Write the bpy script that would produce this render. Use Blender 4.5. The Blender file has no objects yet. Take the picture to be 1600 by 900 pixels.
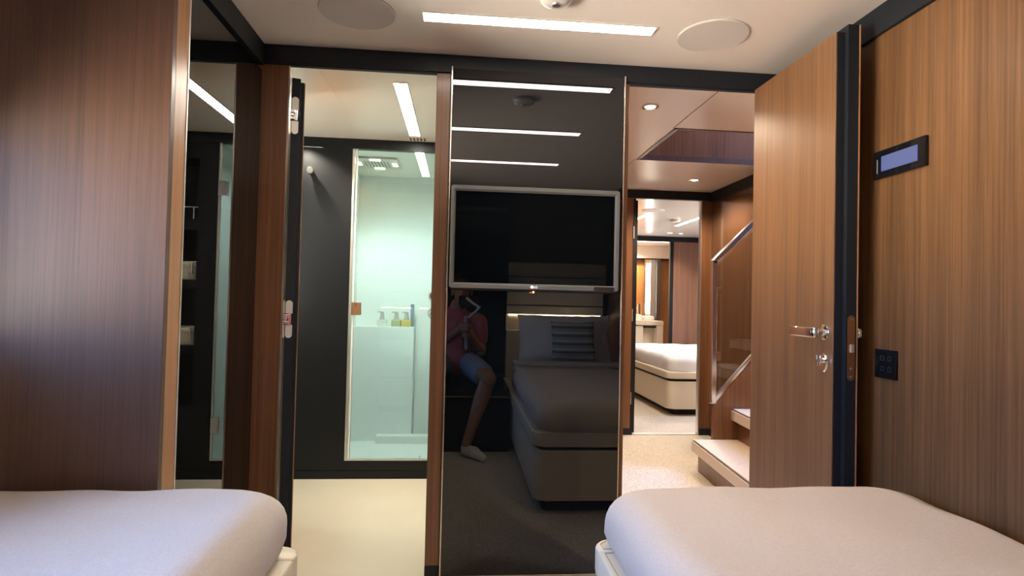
import bpy, bmesh, math, random
from math import sin, cos, pi, radians, sqrt, atan2
from mathutils import Vector, Matrix, noise

random.seed(7)
SC = bpy.context.scene
COL = SC.collection
XL, XR = -0.7625, 1.29          # wardrobe glass plane, right wall plane
ZC = 2.015                      # ceiling height
YB = -2.80                      # back wall of the cabin
HULL = -1.42                    # left hull wall

# ------------------------------------------------------------------ materials
MATS = {}
def _nt(name):
    m = bpy.data.materials.new(name); m.use_nodes = True
    nt = m.node_tree; b = nt.nodes['Principled BSDF']
    return m, nt, b
def setp(b, **k):
    for n, v in k.items():
        n = n.replace('_', ' ')
        if n in b.inputs:
            b.inputs[n].default_value = v
def mat(name, col, rough=0.5, metal=0.0, ior=1.45, coat=0.0, bump=0.0, bscale=200.0, var=0.0, vscale=8.0, spec=0.5):
    m, nt, b = _nt(name)
    c = (*col, 1)
    setp(b, Base_Color=c, Roughness=rough, Metallic=metal, IOR=ior, Coat_Weight=coat, Specular_IOR_Level=spec)
    b.inputs['Coat Roughness'].default_value = 0.08
    if bump or var:
        tc = nt.nodes.new('ShaderNodeTexCoord')
        if var:
            n = nt.nodes.new('ShaderNodeTexNoise'); n.inputs['Scale'].default_value = vscale; n.inputs['Detail'].default_value = 4
            nt.links.new(tc.outputs['Object'], n.inputs['Vector'])
            r = nt.nodes.new('ShaderNodeValToRGB')
            r.color_ramp.elements[0].position = 0.3; r.color_ramp.elements[1].position = 0.7
            r.color_ramp.elements[0].color = (*[x * (1 - var) for x in col], 1)
            r.color_ramp.elements[1].color = (*[min(1, x * (1 + var)) for x in col], 1)
            nt.links.new(n.outputs['Fac'], r.inputs['Fac']); nt.links.new(r.outputs['Color'], b.inputs['Base Color'])
        if bump:
            n2 = nt.nodes.new('ShaderNodeTexNoise'); n2.inputs['Scale'].default_value = bscale; n2.inputs['Detail'].default_value = 3
            nt.links.new(tc.outputs['Object'], n2.inputs['Vector'])
            bu = nt.nodes.new('ShaderNodeBump'); bu.inputs['Strength'].default_value = bump; bu.inputs['Distance'].default_value = 0.004
            nt.links.new(n2.outputs['Fac'], bu.inputs['Height']); nt.links.new(bu.outputs['Normal'], b.inputs['Normal'])
    MATS[name] = m
    return m
def wood(name, dark, light, rough=0.34, coat=0.25, sc=1.0):
    m, nt, b = _nt(name)
    tc = nt.nodes.new('ShaderNodeTexCoord')
    def ns(scale, detail):
        mp = nt.nodes.new('ShaderNodeMapping'); mp.inputs['Scale'].default_value = scale
        nt.links.new(tc.outputs['Object'], mp.inputs['Vector'])
        n = nt.nodes.new('ShaderNodeTexNoise'); n.inputs['Scale'].default_value = 1.0; n.inputs['Detail'].default_value = detail
        n.inputs['Roughness'].default_value = 0.65
        nt.links.new(mp.outputs['Vector'], n.inputs['Vector']); return n
    a = ns((150 * sc, 150 * sc, 1.6), 4); c = ns((26 * sc, 26 * sc, 0.45), 3); d = ns((420 * sc, 420 * sc, 9), 2)
    mx = nt.nodes.new('ShaderNodeMath'); mx.operation = 'MULTIPLY_ADD'; mx.inputs[1].default_value = 0.5
    nt.links.new(a.outputs['Fac'], mx.inputs[0])
    m2 = nt.nodes.new('ShaderNodeMath'); m2.operation = 'MULTIPLY'; m2.inputs[1].default_value = 0.38
    nt.links.new(c.outputs['Fac'], m2.inputs[0]); nt.links.new(m2.outputs[0], mx.inputs[2])
    m3 = nt.nodes.new('ShaderNodeMath'); m3.operation = 'MULTIPLY_ADD'; m3.inputs[1].default_value = 0.12
    nt.links.new(d.outputs['Fac'], m3.inputs[0]); nt.links.new(mx.outputs[0], m3.inputs[2])
    r = nt.nodes.new('ShaderNodeValToRGB')
    r.color_ramp.elements[0].position = 0.36; r.color_ramp.elements[1].position = 0.64
    r.color_ramp.elements[0].color = (*dark, 1); r.color_ramp.elements[1].color = (*light, 1)
    nt.links.new(m3.outputs[0], r.inputs['Fac']); nt.links.new(r.outputs['Color'], b.inputs['Base Color'])
    setp(b, Roughness=rough, Coat_Weight=coat); b.inputs['Coat Roughness'].default_value = 0.2
    bu = nt.nodes.new('ShaderNodeBump'); bu.inputs['Strength'].default_value = 0.12; bu.inputs['Distance'].default_value = 0.001
    nt.links.new(m3.outputs[0], bu.inputs['Height']); nt.links.new(bu.outputs['Normal'], b.inputs['Normal'])
    MATS[name] = m; return m
def emit(name, col, strength):
    m, nt, b = _nt(name)
    setp(b, Base_Color=(0.05, 0.05, 0.05, 1), Emission_Color=(*col, 1), Emission_Strength=strength)
    MATS[name] = m; return m
def pane(name, tint, ior=1.5, rough=0.0):
    m = bpy.data.materials.new(name); m.use_nodes = True; nt = m.node_tree
    nt.nodes.clear()
    o = nt.nodes.new('ShaderNodeOutputMaterial'); mx = nt.nodes.new('ShaderNodeMixShader')
    t = nt.nodes.new('ShaderNodeBsdfTransparent'); t.inputs['Color'].default_value = (*tint, 1)
    g = nt.nodes.new('ShaderNodeBsdfGlossy'); g.inputs['Roughness'].default_value = rough
    f = nt.nodes.new('ShaderNodeFresnel'); f.inputs['IOR'].default_value = ior
    nt.links.new(f.outputs[0], mx.inputs[0]); nt.links.new(t.outputs[0], mx.inputs[1]); nt.links.new(g.outputs[0], mx.inputs[2])
    nt.links.new(mx.outputs[0], o.inputs['Surface']); MATS[name] = m; return m

WOOD = wood('teak_veneer', (0.105, 0.042, 0.019), (0.235, 0.105, 0.048))
WOODE = wood('teak_edge', (0.36, 0.17, 0.075), (0.52, 0.27, 0.125), sc=0.7)
WOODR = wood('teak_right', (0.130, 0.062, 0.027), (0.262, 0.131, 0.060), sc=0.95, coat=.08, rough=.4)
WOODW = wood('teak_side_wall', (0.085, 0.041, 0.016), (0.225, 0.108, 0.044), sc=0.7, coat=.08, rough=.42)
WOODD = wood('teak_dark', (0.055, 0.026, 0.017), (0.115, 0.057, 0.038), rough=.42, coat=.5)
DARK = mat('navy_lacquer', (0.011, 0.014, 0.020), 0.5, spec=.35)
DARKG = mat('black_gloss', (0.006, 0.007, 0.009), 0.10)
BATHB = mat('black_satin_panel', (0.009, 0.010, 0.012), 0.40, spec=.25)
BLACK = mat('black_matt', (0.004, 0.004, 0.005), 0.6)
SMOKED = mat('smoked_glass', (0.004, 0.0055, 0.0075), 0.0, ior=1.68)
WGLASS = mat('wardrobe_glass', (0.003, 0.0035, 0.004), 0.0, ior=1.85)
CEIL = mat('ceiling_lacquer', (0.86, 0.79, 0.73), 0.30)
CEILB = mat('bath_ceiling', (0.88, 0.83, 0.74), 0.32)
CEILH = mat('hall_ceiling', (0.88, 0.765, 0.66), 0.26)
CEILO = mat('far_cabin_ceiling', (0.74, 0.73, 0.72), 0.15)
CARPET = mat('beige_carpet', (0.60, 0.53, 0.45), 0.95, bump=0.6, bscale=350, var=0.30, vscale=150)
CREAMF = mat('bath_floor_cream', (0.72, 0.66, 0.535), 0.3, var=0.03, vscale=3)
WHITE = mat('white_wall', (0.86, 0.88, 0.85), 0.35)
RAIL = mat('rail_chrome', (.86, .86, .86), .16, metal=1)
CHROME = mat('chrome', (0.86, 0.86, 0.86), 0.06, metal=1)
STEEL = mat('satin_steel', (0.78, 0.76, 0.72), 0.38, metal=1)
PALEM = mat('pale_edge_metal', (0.80, 0.74, 0.66), 0.25, metal=1)
SILVER = mat('silver_bezel', (0.13, 0.13, 0.128), 0.45, metal=0.25)
SCREEN = mat('tv_screen', (0.002, 0.003, 0.004), 0.02, ior=1.28)
CREAM = mat('cream_leather', (0.70, 0.62, 0.49), 0.45, bump=0.08, bscale=400)
SEAM = mat('leather_seam', (0.33, 0.28, 0.21), 0.6)
LINEN = mat('grey_linen', (0.60, 0.52, 0.455), 0.9, bump=0.5, bscale=600, var=0.045, vscale=160)
LINENL = mat('pale_linen', (0.61, 0.545, 0.51), 0.9, bump=0.5, bscale=600, var=0.045, vscale=160)
SHEET = mat('white_sheet', (0.74, 0.74, 0.76), 0.85, bump=0.2, bscale=120)
SPEAK = mat('speaker_cloth', (0.66, 0.62, 0.60), 0.8)
PLAST = mat('white_plastic', (0.66, 0.64, 0.61), 0.4)
GROOVE = mat('groove', (0.12, 0.10, 0.08), 0.8)
PALEG = mat('pale_joint', (0.86, 0.83, 0.76), 0.5)
STRIP = emit('strip_light', (1.0, 0.90, 0.78), 13.0)
STRIPB = emit('bath_strip_light', (1.0, 0.93, 0.80), 34.0)
LED = emit('led_warm', (1.0, 0.80, 0.45), 14.0)
LEDW = emit('led_white', (1.0, 0.97, 0.85), 9.0)
LEDH = emit('head_led', (1.0, 0.76, 0.45), 40.0)
ORANGE = emit('orange_led', (1.0, 0.25, 0.05), 6.0)
LOGO = emit('logo_glow', (1, 1, 1), 0.7)  # badge is no lamp; its white is given a weak glow
BLUES = emit('blue_display', (0.06, 0.10, 0.34), 0.45)  # even blue emission across the whole display
SHGL = pane('shower_glass', (0.85, 0.965, 0.955), 1.5)
BALG = pane('balustrade_glass', (0.93, 0.94, 0.92), 1.55)
WING = pane('window_glass', (0.95, 0.97, 0.98), 1.45)
STONE = mat('tread_carpet', (0.62, 0.50, 0.38), 0.7, bump=0.3, bscale=300, var=0.08, vscale=100)
NOSE = mat('beige_nosing', (0.62, 0.50, 0.40), 0.3)
COPPER = mat('latch_bronze', (0.30, 0.16, 0.08), 0.3, metal=0.8)
SKIN = mat('skin', (0.36, 0.17, 0.11), 0.55)
SHIRT = mat('pink_shirt', (0.50, 0.13, 0.16), 0.85, bump=0.3, bscale=150)
SHORTS = mat('blue_grey_shorts', (0.22, 0.26, 0.36), 0.9, bump=0.3, bscale=150)
SOCK = mat('white_sock', (0.78, 0.76, 0.72), 0.9)
HAIR = mat('dark_hair', (0.03, 0.02, 0.015), 0.7)
GREYP = mat('grey_plastic', (0.30, 0.31, 0.32), 0.5)

# ------------------------------------------------------------------ mesh helpers
def NB(): return bmesh.new()
def box(bm, x0, y0, z0, x1, y1, z1, bev=0.0, seg=2, M=None):
    r = bmesh.ops.create_cube(bm, size=1.0)
    vs = r['verts']
    for v in vs:
        v.co = Vector(((x0 + x1) / 2 + v.co.x * (x1 - x0), (y0 + y1) / 2 + v.co.y * (y1 - y0), (z0 + z1) / 2 + v.co.z * (z1 - z0)))
    if bev > 0:
        es = list({e for v in vs for e in v.link_edges})
        r2 = bmesh.ops.bevel(bm, geom=es, offset=bev, segments=seg, profile=0.5, affect='EDGES', clamp_overlap=True)
        vs = list({v for f in r2['faces'] for v in f.verts} | {v for v in vs if v.is_valid})
    if M is not None:
        for v in vs: v.co = M @ v.co
    return vs
def rrect(x0, y0, x1, y1, r, n=6):
    pts = []
    rs = r if isinstance(r, (list, tuple)) else (r, r, r, r)          # corners: --, +-, ++, -+
    for (cx, cy, a0), rr in zip(((x0, y0, pi), (x1, y0, 1.5 * pi), (x1, y1, 0), (x0, y1, .5 * pi)), rs):
        sx = 1 if cx == x0 else -1; sy = 1 if cy == y0 else -1
        if rr <= 1e-6: pts.append((cx, cy)); continue
        for i in range(n + 1):
            a = a0 + .5 * pi * i / n
            pts.append((cx + sx * rr + rr * cos(a), cy + sy * rr + rr * sin(a)))
    return pts
def prism(bm, pts, ax, a, b, bev=0.0):
    def P(u, v, w): return {'z': (u, v, w), 'y': (u, w, v), 'x': (w, u, v)}[ax]
    lo = [bm.verts.new(P(u, v, a)) for u, v in pts]; hi = [bm.verts.new(P(u, v, b)) for u, v in pts]
    f1 = bm.faces.new(lo); f2 = bm.faces.new(hi); n = len(pts)
    for i in range(n): bm.faces.new((lo[i], lo[(i + 1) % n], hi[(i + 1) % n], hi[i]))
    if bev > 0:
        es = list(f1.edges) + list(f2.edges)
        bmesh.ops.bevel(bm, geom=es, offset=bev, segments=3, profile=0.5, affect='EDGES', clamp_overlap=True)
    return lo + hi
def ringwall(bm, outer, inner, ax, a, b):
    def P(u, v, w): return {'z': (u, v, w), 'y': (u, w, v), 'x': (w, u, v)}[ax]
    n = len(outer); L = []
    for pts in (outer, inner):
        L.append([bm.verts.new(P(u, v, a)) for u, v in pts]); L.append([bm.verts.new(P(u, v, b)) for u, v in pts])
    for i in range(n):
        j = (i + 1) % n
        bm.faces.new((L[0][i], L[0][j], L[1][j], L[1][i])); bm.faces.new((L[2][i], L[2][j], L[3][j], L[3][i]))
        bm.faces.new((L[0][i], L[0][j], L[2][j], L[2][i])); bm.faces.new((L[1][i], L[1][j], L[3][j], L[3][i]))
def tube(bm, path, r, n=10, cap=True):
    path = [Vector(p) for p in path]
    rs = r if isinstance(r, (list, tuple)) else [r] * len(path)
    rings = []; prev = None
    for i, p in enumerate(path):
        t = (path[min(i + 1, len(path) - 1)] - path[max(i - 1, 0)]).normalized()
        if prev is None:
            u = t.cross(Vector((0, 0, 1)))
            if u.length < 1e-3: u = t.cross(Vector((1, 0, 0)))
        else: u = prev - t * prev.dot(t)
        u.normalize(); prev = u; w = t.cross(u)
        rings.append([bm.verts.new(p + (u * cos(2 * pi * k / n) + w * sin(2 * pi * k / n)) * rs[i]) for k in range(n)])
    for a, b in zip(rings, rings[1:]):
        for k in range(n): bm.faces.new((a[k], a[(k + 1) % n], b[(k + 1) % n], b[k]))
    if cap: bm.faces.new(rings[0][::-1]); bm.faces.new(rings[-1])
def lathe(bm, prof, c, ax='z', n=32, sgn=1):
    """prof: (radius, height) pairs; revolved round axis ax through c"""
    c = Vector(c); rings = []
    for r, h in prof:
        ring = []
        for k in range(n):
            a = 2 * pi * k / n
            v = {'z': Vector((r * cos(a), r * sin(a), h * sgn)), 'y': Vector((r * cos(a), h * sgn, r * sin(a))), 'x': Vector((h * sgn, r * cos(a), r * sin(a)))}[ax]
            ring.append(bm.verts.new(c + v))
        rings.append(ring)
    for a, b in zip(rings, rings[1:]):
        for k in range(n): bm.faces.new((a[k], a[(k + 1) % n], b[(k + 1) % n], b[k]))
    bm.faces.new(rings[0]); bm.faces.new(rings[-1])
def ellip(bm, c, r, M=None, u=20, v=14):
    res = bmesh.ops.create_uvsphere(bm, u_segments=u, v_segments=v, radius=1.0)
    for q in res['verts']:
        p = Vector((q.co.x * r[0], q.co.y * r[1], q.co.z * r[2]))
        if M is not None: p = M @ p
        q.co = p + Vector(c)
def limb(bm, pts, n=14):
    tube(bm, [p for p, _ in pts], [r for _, r in pts], n)
    for p, r in pts: ellip(bm, p, (r, r, r), u=14, v=10)

# ------------------------------------------------------------------ object helpers
def tagp(o, label=None, cat=None, group=None, kind=None):
    if label: o['label'] = label
    if cat: o['category'] = cat
    if group: o['group'] = group
    if kind: o['kind'] = kind
    return o
def root_loc(o):
    v = Vector((0, 0, 0))
    while o is not None: v += o.location; o = o.parent
    return v
def obj(name, bm, m, parent=None, smooth=False, label=None, origin=None):
    if origin is None and parent is None:
        zs = [v.co for v in bm.verts]
        mn = Vector((min(c.x for c in zs), min(c.y for c in zs), min(c.z for c in zs))); mxx = Vector((max(c.x for c in zs), max(c.y for c in zs), max(c.z for c in zs)))
        origin = Vector(((mn.x + mxx.x) / 2, (mn.y + mxx.y) / 2, mn.z))
    off = root_loc(parent) if parent is not None else Vector(origin)
    bmesh.ops.translate(bm, verts=bm.verts, vec=-off)
    bmesh.ops.recalc_face_normals(bm, faces=bm.faces)
    me = bpy.data.meshes.new(name); bm.to_mesh(me); bm.free()
    if smooth:
        me.polygons.foreach_set('use_smooth', [True] * len(me.polygons))
        try: me.set_sharp_from_angle(angle=radians(40))
        except Exception: pass
    me.materials.append(m)
    o = bpy.data.objects.new(name, me); COL.objects.link(o)
    if parent is not None: o.parent = parent
    else: o.location = origin
    if label: o['label'] = label
    return o
def thing(name, label, cat, loc, group=None, kind=None):
    o = bpy.data.objects.new(name, None); COL.objects.link(o); o.location = loc; o.empty_display_size = 0.05
    return tagp(o, label, cat, group, kind)
def B(*a, **k):
    bm = NB(); box(bm, *a, **k); return bm
def struct(name, bm, m, smooth=False, label=None):
    o = obj(name, bm, m, None, smooth); o['kind'] = 'structure'
    if label: o['label'] = label
    return o
def copy_tree(o, parent=None, loc=None):
    c = o.copy(); COL.objects.link(c); c.parent = parent
    if loc is not None: c.location = loc
    for ch in [x for x in bpy.data.objects if x.parent is o]: copy_tree(ch, c)
    return c
def remesh(o, vox, smooth_it=3):
    md = o.modifiers.new('r', 'REMESH'); md.mode = 'VOXEL'; md.voxel_size = vox; md.use_smooth_shade = True
    if smooth_it:
        s = o.modifiers.new('s', 'SMOOTH'); s.iterations = smooth_it; s.factor = 0.5
    dg = bpy.context.evaluated_depsgraph_get(); me = bpy.data.meshes.new_from_object(o.evaluated_get(dg))
    o.modifiers.clear(); old = o.data; mats = list(old.materials); o.data = me
    me.materials.clear()
    for m in mats: me.materials.append(m)
    me.polygons.foreach_set('use_smooth', [True] * len(me.polygons))

# ================================================================== SETTING: cabin
struct('floor', B(HULL, YB, -0.05, 1.36, 0.03, 0.0), CARPET, label='beige carpeted cabin floor')
struct('ceiling', B(HULL, YB, ZC, 1.36, 0.03, ZC + 0.04), CEIL, label='pale lacquered cabin ceiling')
# front wall: header, pillars, jambs
bm = NB(); box(bm, HULL, 0.0, 1.938, XR + .06, 0.022, ZC, 0.002)
box(bm, XL + .02, -0.006, 1.944, XR, 0.0, ZC - 0.006, 0.001)
struct('trim_1', bm, DARK, label='dark header band across the front wall')
struct('wall_front_left', B(-1.42, 0.0, 0.0, -0.668, 0.05, 1.938, 0.0015), WOOD, label='wooden wall strip beside the bathroom opening')
struct('wall_front_middle', B(-0.112, 0.0, 0.055, -0.058, 0.05, 1.945, 0.0015), WOOD, label='narrow wooden post between bathroom opening and dark glass')
struct('baseboard_middle', B(-0.112, -0.001, 0.0, -0.058, 0.05, 0.055), DARK)
struct('wall_front_right', B(0.630, 0.0, 0.055, 0.648, 0.05, 1.945, 0.0015), WOOD, label='thin wooden post right of the dark glass')
struct('baseboard_right', B(0.630, -0.001, 0.0, 0.648, 0.05, 0.055), DARK)
struct('wall_front_core', B(-0.112, 0.05, 0.0, 0.648, 0.09, 1.95), WOOD)
struct('wall_front_corner', B(1.205, 0.0, 0.0, XR + .06, 0.05, 1.938), DARK)
struct('trim_2', B(-0.668, 0.004, 0.0, -0.663, 0.030, 1.937), PALEM, label='pale metal edge of the bathroom door frame')
# right wall
struct('wall_right', B(XR, YB, 0.0, XR + 0.06, 0.0, 1.93), WOODW, label='wood panelled right wall')
struct('trim_3', B(XR - 0.012, YB, 1.925, XR + 0.06, -0.008, ZC, 0.002), DARK, label='dark trim along the top of the right wall')
# back wall and hull wall
struct('wall_back', B(HULL, YB - 0.05, 0.0, XR + 0.06, YB, ZC), WOODD)
# hull wall with window
W = (-1.90, -0.85, 0.92, 1.50)
bm = NB()
box(bm, HULL - .06, YB, 0, HULL, W[0], ZC); box(bm, HULL - .06, W[1], 0, HULL, 0.05, ZC)
box(bm, HULL - .06, W[0], 0, HULL, W[1], W[2]); box(bm, HULL - .06, W[0], W[3], HULL, W[1], ZC)
struct('wall_left', bm, CREAM, label='left hull wall with a window')
wn = thing('window_1', 'wide window in the left hull wall', 'window', (HULL - .03, (W[0] + W[1]) / 2, W[2]), kind='structure')
bm = NB(); ringwall(bm, rrect(W[0] - .03, W[2] - .03, W[1] + .03, W[3] + .03, .06), rrect(W[0], W[2], W[1], W[3], .05), 'x', HULL - .02, HULL + .015)
obj('window_frame', bm, DARK, wn)
bm = NB(); prism(bm, rrect(W[0], W[2], W[1], W[3], .05), 'x', HULL - .035, HULL - .03); obj('window_pane', bm, WING, wn)

# wardrobe
wd = thing('wardrobe', 'built-in wardrobe with dark glass door and pale wooden edge post at left', 'wardrobe', (-1.09, -0.34, 0))
obj('side_panel', B(-1.415, -0.674, 0.0, XL + 0.001, -0.654, 1.93, 0.001), WOODD, wd, label='dark brown wooden side panel')
obj('corner_post', B(XL - 0.02, -0.6535, 0.0, XL + 0.001, -0.590, 1.93, 0.001), WOODE, wd, label='pale orange wooden edge post')
bm = NB(); box(bm, -1.41, -0.65, 0.02, XL - 0.03, -0.002, 1.93); obj('body', bm, BLACK, wd)
obj('glass_door', B(XL - 0.012, -0.582, 0.015, XL, -0.006, 1.912, 0.0015), WGLASS, wd, label='tall dark reflecting glass door')
obj('edge_strip', B(XL - 0.014, -0.5895, 0.0, XL + 0.003, -0.583, 1.93, 0.001), STEEL, wd, label='slim steel edge strip')
bm = NB(); box(bm, -1.41, -0.68, 1.932, XL + 0.004, -0.002, ZC - 0.001, 0.001); obj('top_trim', bm, DARK, wd)

# dark glass wall panel
gp = thing('glass_wall_panel', 'tall smoked glass panel between the two doorways, behind the television', 'glass panel', (0.285, 0, 0))
obj('smoked_glass', B(-0.050, -0.012, 0.022, 0.623, -0.0005, 1.958), SMOKED, gp)
for x in (-0.056, 0.6235): obj('edge_strip', B(x, -0.016, 0.012, x + 0.0055, -0.0005, 1.964, 0.001), PALEM, gp)
obj('bottom_strip', B(-0.050, -0.014, 0.008, 0.623, -0.0005, 0.0215), PALEM, gp)

# ------------------------------------------------------------------ television
tv = thing('television', 'flat television with silver frame mounted on the smoked glass panel', 'television', (0.277, -0.05, 1.111))
tx0, tx1, tz0, tz1, ty = -0.045, 0.598, 1.111, 1.497, -0.075
outer = rrect(tx0, tz0, tx1, tz1, 0.010, 5); mid = rrect(tx0 + .012, tz0 + .014, tx1 - .012, tz1 - .014, 0.005, 5); inner = rrect(tx0 + .0185, tz0 + .0225, tx1 - .0185, tz1 - .0215, 0.001, 5)
bm = NB()
def ringpts(pts, y): return [bm.verts.new((u, y, v)) for u, v in pts]
R0 = ringpts(outer, ty + .03); R1 = ringpts(outer, ty + .004); R2 = ringpts([(u * .999 + .277 * .001, v) for u, v in rrect(tx0 + .002, tz0 + .002, tx1 - .002, tz1 - .002, .009, 5)], ty); R3 = ringpts(mid, ty + .001); R4 = ringpts(inner, ty + .010)
for a, b in ((R0, R1), (R1, R2), (R2, R3), (R3, R4)):
    n = len(a)
    for i in range(n): bm.faces.new((a[i], a[(i + 1) % n], b[(i + 1) % n], b[i]))
obj('bezel', bm, SILVER, tv, label='silver bezel')
obj('screen', B(tx0 + .015, ty + .009, tz0 + .018, tx1 - .015, ty + .014, tz1 - .018), SCREEN, tv, label='glossy black screen')
bm = NB(); box(bm, tx0 + .004, ty + .015, tz0 - .006, tx1 - .004, -.03, tz1 - .004, .004); box(bm, .15, -.031, 1.2, .40, -.012, 1.42, .003)
obj('back_housing', bm, BLACK, tv, label='black back housing')
obj('energy_label', B(.503, ty - .0016, tz0 + .0015, .580, ty + .001, tz0 + .0165, .001), mat('label_dark', (.02, .012, .014), .25), tv, label='dark sticker at lower right')
obj('indicator_light', B(.2705, ty + .012, tz0 - .0115, .2765, ty + .02, tz0 - .0055, .001), ORANGE, tv, label='small orange indicator')
# brand mark: round badge and two letters
bm = NB(); lathe(bm, [(.0001, 0), (.0056, 0), (.0056, .0012), (.0001, .0012)], (.2655, ty - .0002, tz0 + .0105), 'y', 24, -1)
fc = bpy.data.curves.new('t', 'FONT'); fc.body = 'LG'; fc.size = .0125; fc.extrude = .0006
fo = bpy.data.objects.new('t', fc); COL.objects.link(fo)
fme = bpy.data.meshes.new_from_object(fo.evaluated_get(bpy.context.evaluated_depsgraph_get()))
tb = NB(); tb.from_mesh(fme); bmesh.ops.transform(tb, matrix=Matrix.Translation((.2720, ty - .0006, tz0 + .0062)) @ Matrix.Rotation(pi / 2, 4, 'X'), verts=tb.verts)
tm = bpy.data.meshes.new('t'); tb.to_mesh(tm); tb.free(); bm.from_mesh(tm)
bpy.data.objects.remove(fo); bpy.data.curves.remove(fc); bpy.data.meshes.remove(fme); bpy.data.meshes.remove(tm)
obj('logo', bm, LOGO, tv, label='small white maker badge')

# ------------------------------------------------------------------ ceiling fittings
def strip(name, x0, y0, x1, y1, label, group, m=STRIP, zc=ZC):
    t = thing(name, label, 'ceiling light', ((x0 + x1) / 2, (y0 + y1) / 2, zc - .006), group)
    bm = NB(); ringwall(bm, rrect(x0 - .004, y0 - .004, x1 + .004, y1 + .004, .001, 1), rrect(x0, y0, x1, y1, .001, 1), 'z', zc - .004, zc + .002); obj('frame', bm, PLAST, t)
    obj('diffuser', B(x0, y0, zc - .0035, x1, y1, zc + .001), m, t, label='glowing white diffuser')
for i, (y, lab) in enumerate(((-.297, 'long linear ceiling light nearest the front wall of the cabin'), (-.982, 'long linear ceiling light over the middle of the beds, second from the front wall'), (-1.712, 'long linear ceiling light near the pillow end, third from the front wall'))):
    strip('ceiling_light', -.147, y - .029, .643, y + .029, lab, 'linear cabin ceiling lights')
def speaker(cx, cy, r, label, z=ZC):
    t = thing('ceiling_speaker', label, 'speaker', (cx, cy, z - .006), 'round ceiling speakers')
    bm = NB(); lathe(bm, [(r, 0), (r, -.003), (r - .004, -.005), (r - .004, 0)], (cx, cy, z), 'z', 56); obj('rim', bm, PLAST, t, True)
    bm = NB(); lathe(bm, [(.001, -.0045), (r - .0045, -.0045), (r - .0045, 0), (.001, 0)], (cx, cy, z), 'z', 56); obj('grille', bm, SPEAK, t)
speaker(-.365, -.298, .125, 'round flush ceiling speaker left of the linear light')
speaker(.860, -.290, .122, 'round flush ceiling speaker right of the linear light')
t = thing('smoke_detector', 'small round smoke detector on the ceiling above the television', 'smoke detector', (.272, -.478, ZC - .03))
bm = NB(); lathe(bm, [(.001, -.026), (.030, -.026), (.046, -.018), (.052, -.008), (.052, 0), (.001, 0)], (.272, -.478, ZC), 'z', 40); obj('housing', bm, PLAST, t, True)
bm = NB(); lathe(bm, [(.001, -.030), (.012, -.030), (.014, -.026), (.001, -.026)], (.272, -.478, ZC), 'z', 24); obj('sensor_cap', bm, STEEL, t, True)

# ------------------------------------------------------------------ door at right, open into the cabin
d2 = thing('door_2', 'open wooden door at right with black rebated edge and chrome lever', 'door', (1.18, -.28, 0), kind='structure')
obj('door_leaf', B(1.150, -.538, .012, 1.172, -.030, 1.932, .0012), WOODR, d2)
bm = NB(); box(bm, 1.153, -.5405, .012, 1.178, -.5385, 1.930); box(bm, 1.178, -.556, .010, 1.214, -.02, 1.950, .001); obj('door_edge', bm, DARK, d2, label='black door edge')
obj('edge_lipping', B(1.2142, -.557, .010, 1.218, -.02, 1.950), WOODE, d2, label='thin wooden lipping')
def lever(x, sgn):
    bm = NB(); yr = -.502
    lathe(bm, [(.001, 0), (.024, 0), (.024, .006), (.020, .009), (.001, .009)], (x, yr, .991), 'x', 28, sgn)
    lathe(bm, [(.011, .008), (.011, .045)], (x, yr, .991), 'x', 18, sgn)
    xa, xb = sorted((x + sgn * .030, x + sgn * .048))
    box(bm, xa, yr - .014, .973, xb, yr + .125, 1.006, .006, 3)
    return bm
obj('door_handle', lever(1.150, -1), CHROME, d2, True, label='chrome lever handle')
obj('door_handle', lever(1.218, 1), CHROME, d2, True, label='chrome lever handle')
def escut(x, sgn):
    bm = NB(); lathe(bm, [(.001, 0), (1, 0), (1, .005), (.86, .009), (.001, .009)], (0, 0, 0), 'x', 30, sgn)
    for v in bm.verts: v.co = Vector((v.co.x, v.co.y * .019 - .502, v.co.z * .030 + .895)) + Vector((x, 0, 0))
    lathe(bm, [(.009, .008), (.009, .020), (.001, .021)], (x, -.502, .902), 'x', 18, sgn)
    xa, xb = sorted((x + sgn * .018, x + sgn * .030)); box(bm, xa, -.506, .885, xb, -.498, .920, .003)
    return bm
obj('lock_escutcheon', escut(1.150, -1), CHROME, d2, True, label='oval chrome lock escutcheon')
obj('lock_escutcheon', escut(1.218, 1), CHROME, d2, True, label='oval chrome lock escutcheon')
lp = NB(); prism(lp, rrect(1.185, .846, 1.208, 1.046, .011, 6), 'y', -.558, -.555); lpo = obj('latch_plate', lp, COPPER, d2, label='bronze latch plate with rounded ends')
obj('latch_bolt', B(1.191, -.564, .932, 1.203, -.557, .958, .002), STEEL, lpo)
for z in (1.034, .882, .857):
    bm = NB(); lathe(bm, [(.001, 0), (.0045, 0), (.004, .0015), (.001, .0015)], (1.1965, -.558, z), 'y', 14, -1); obj('screw', bm, CHROME, lpo)

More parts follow.
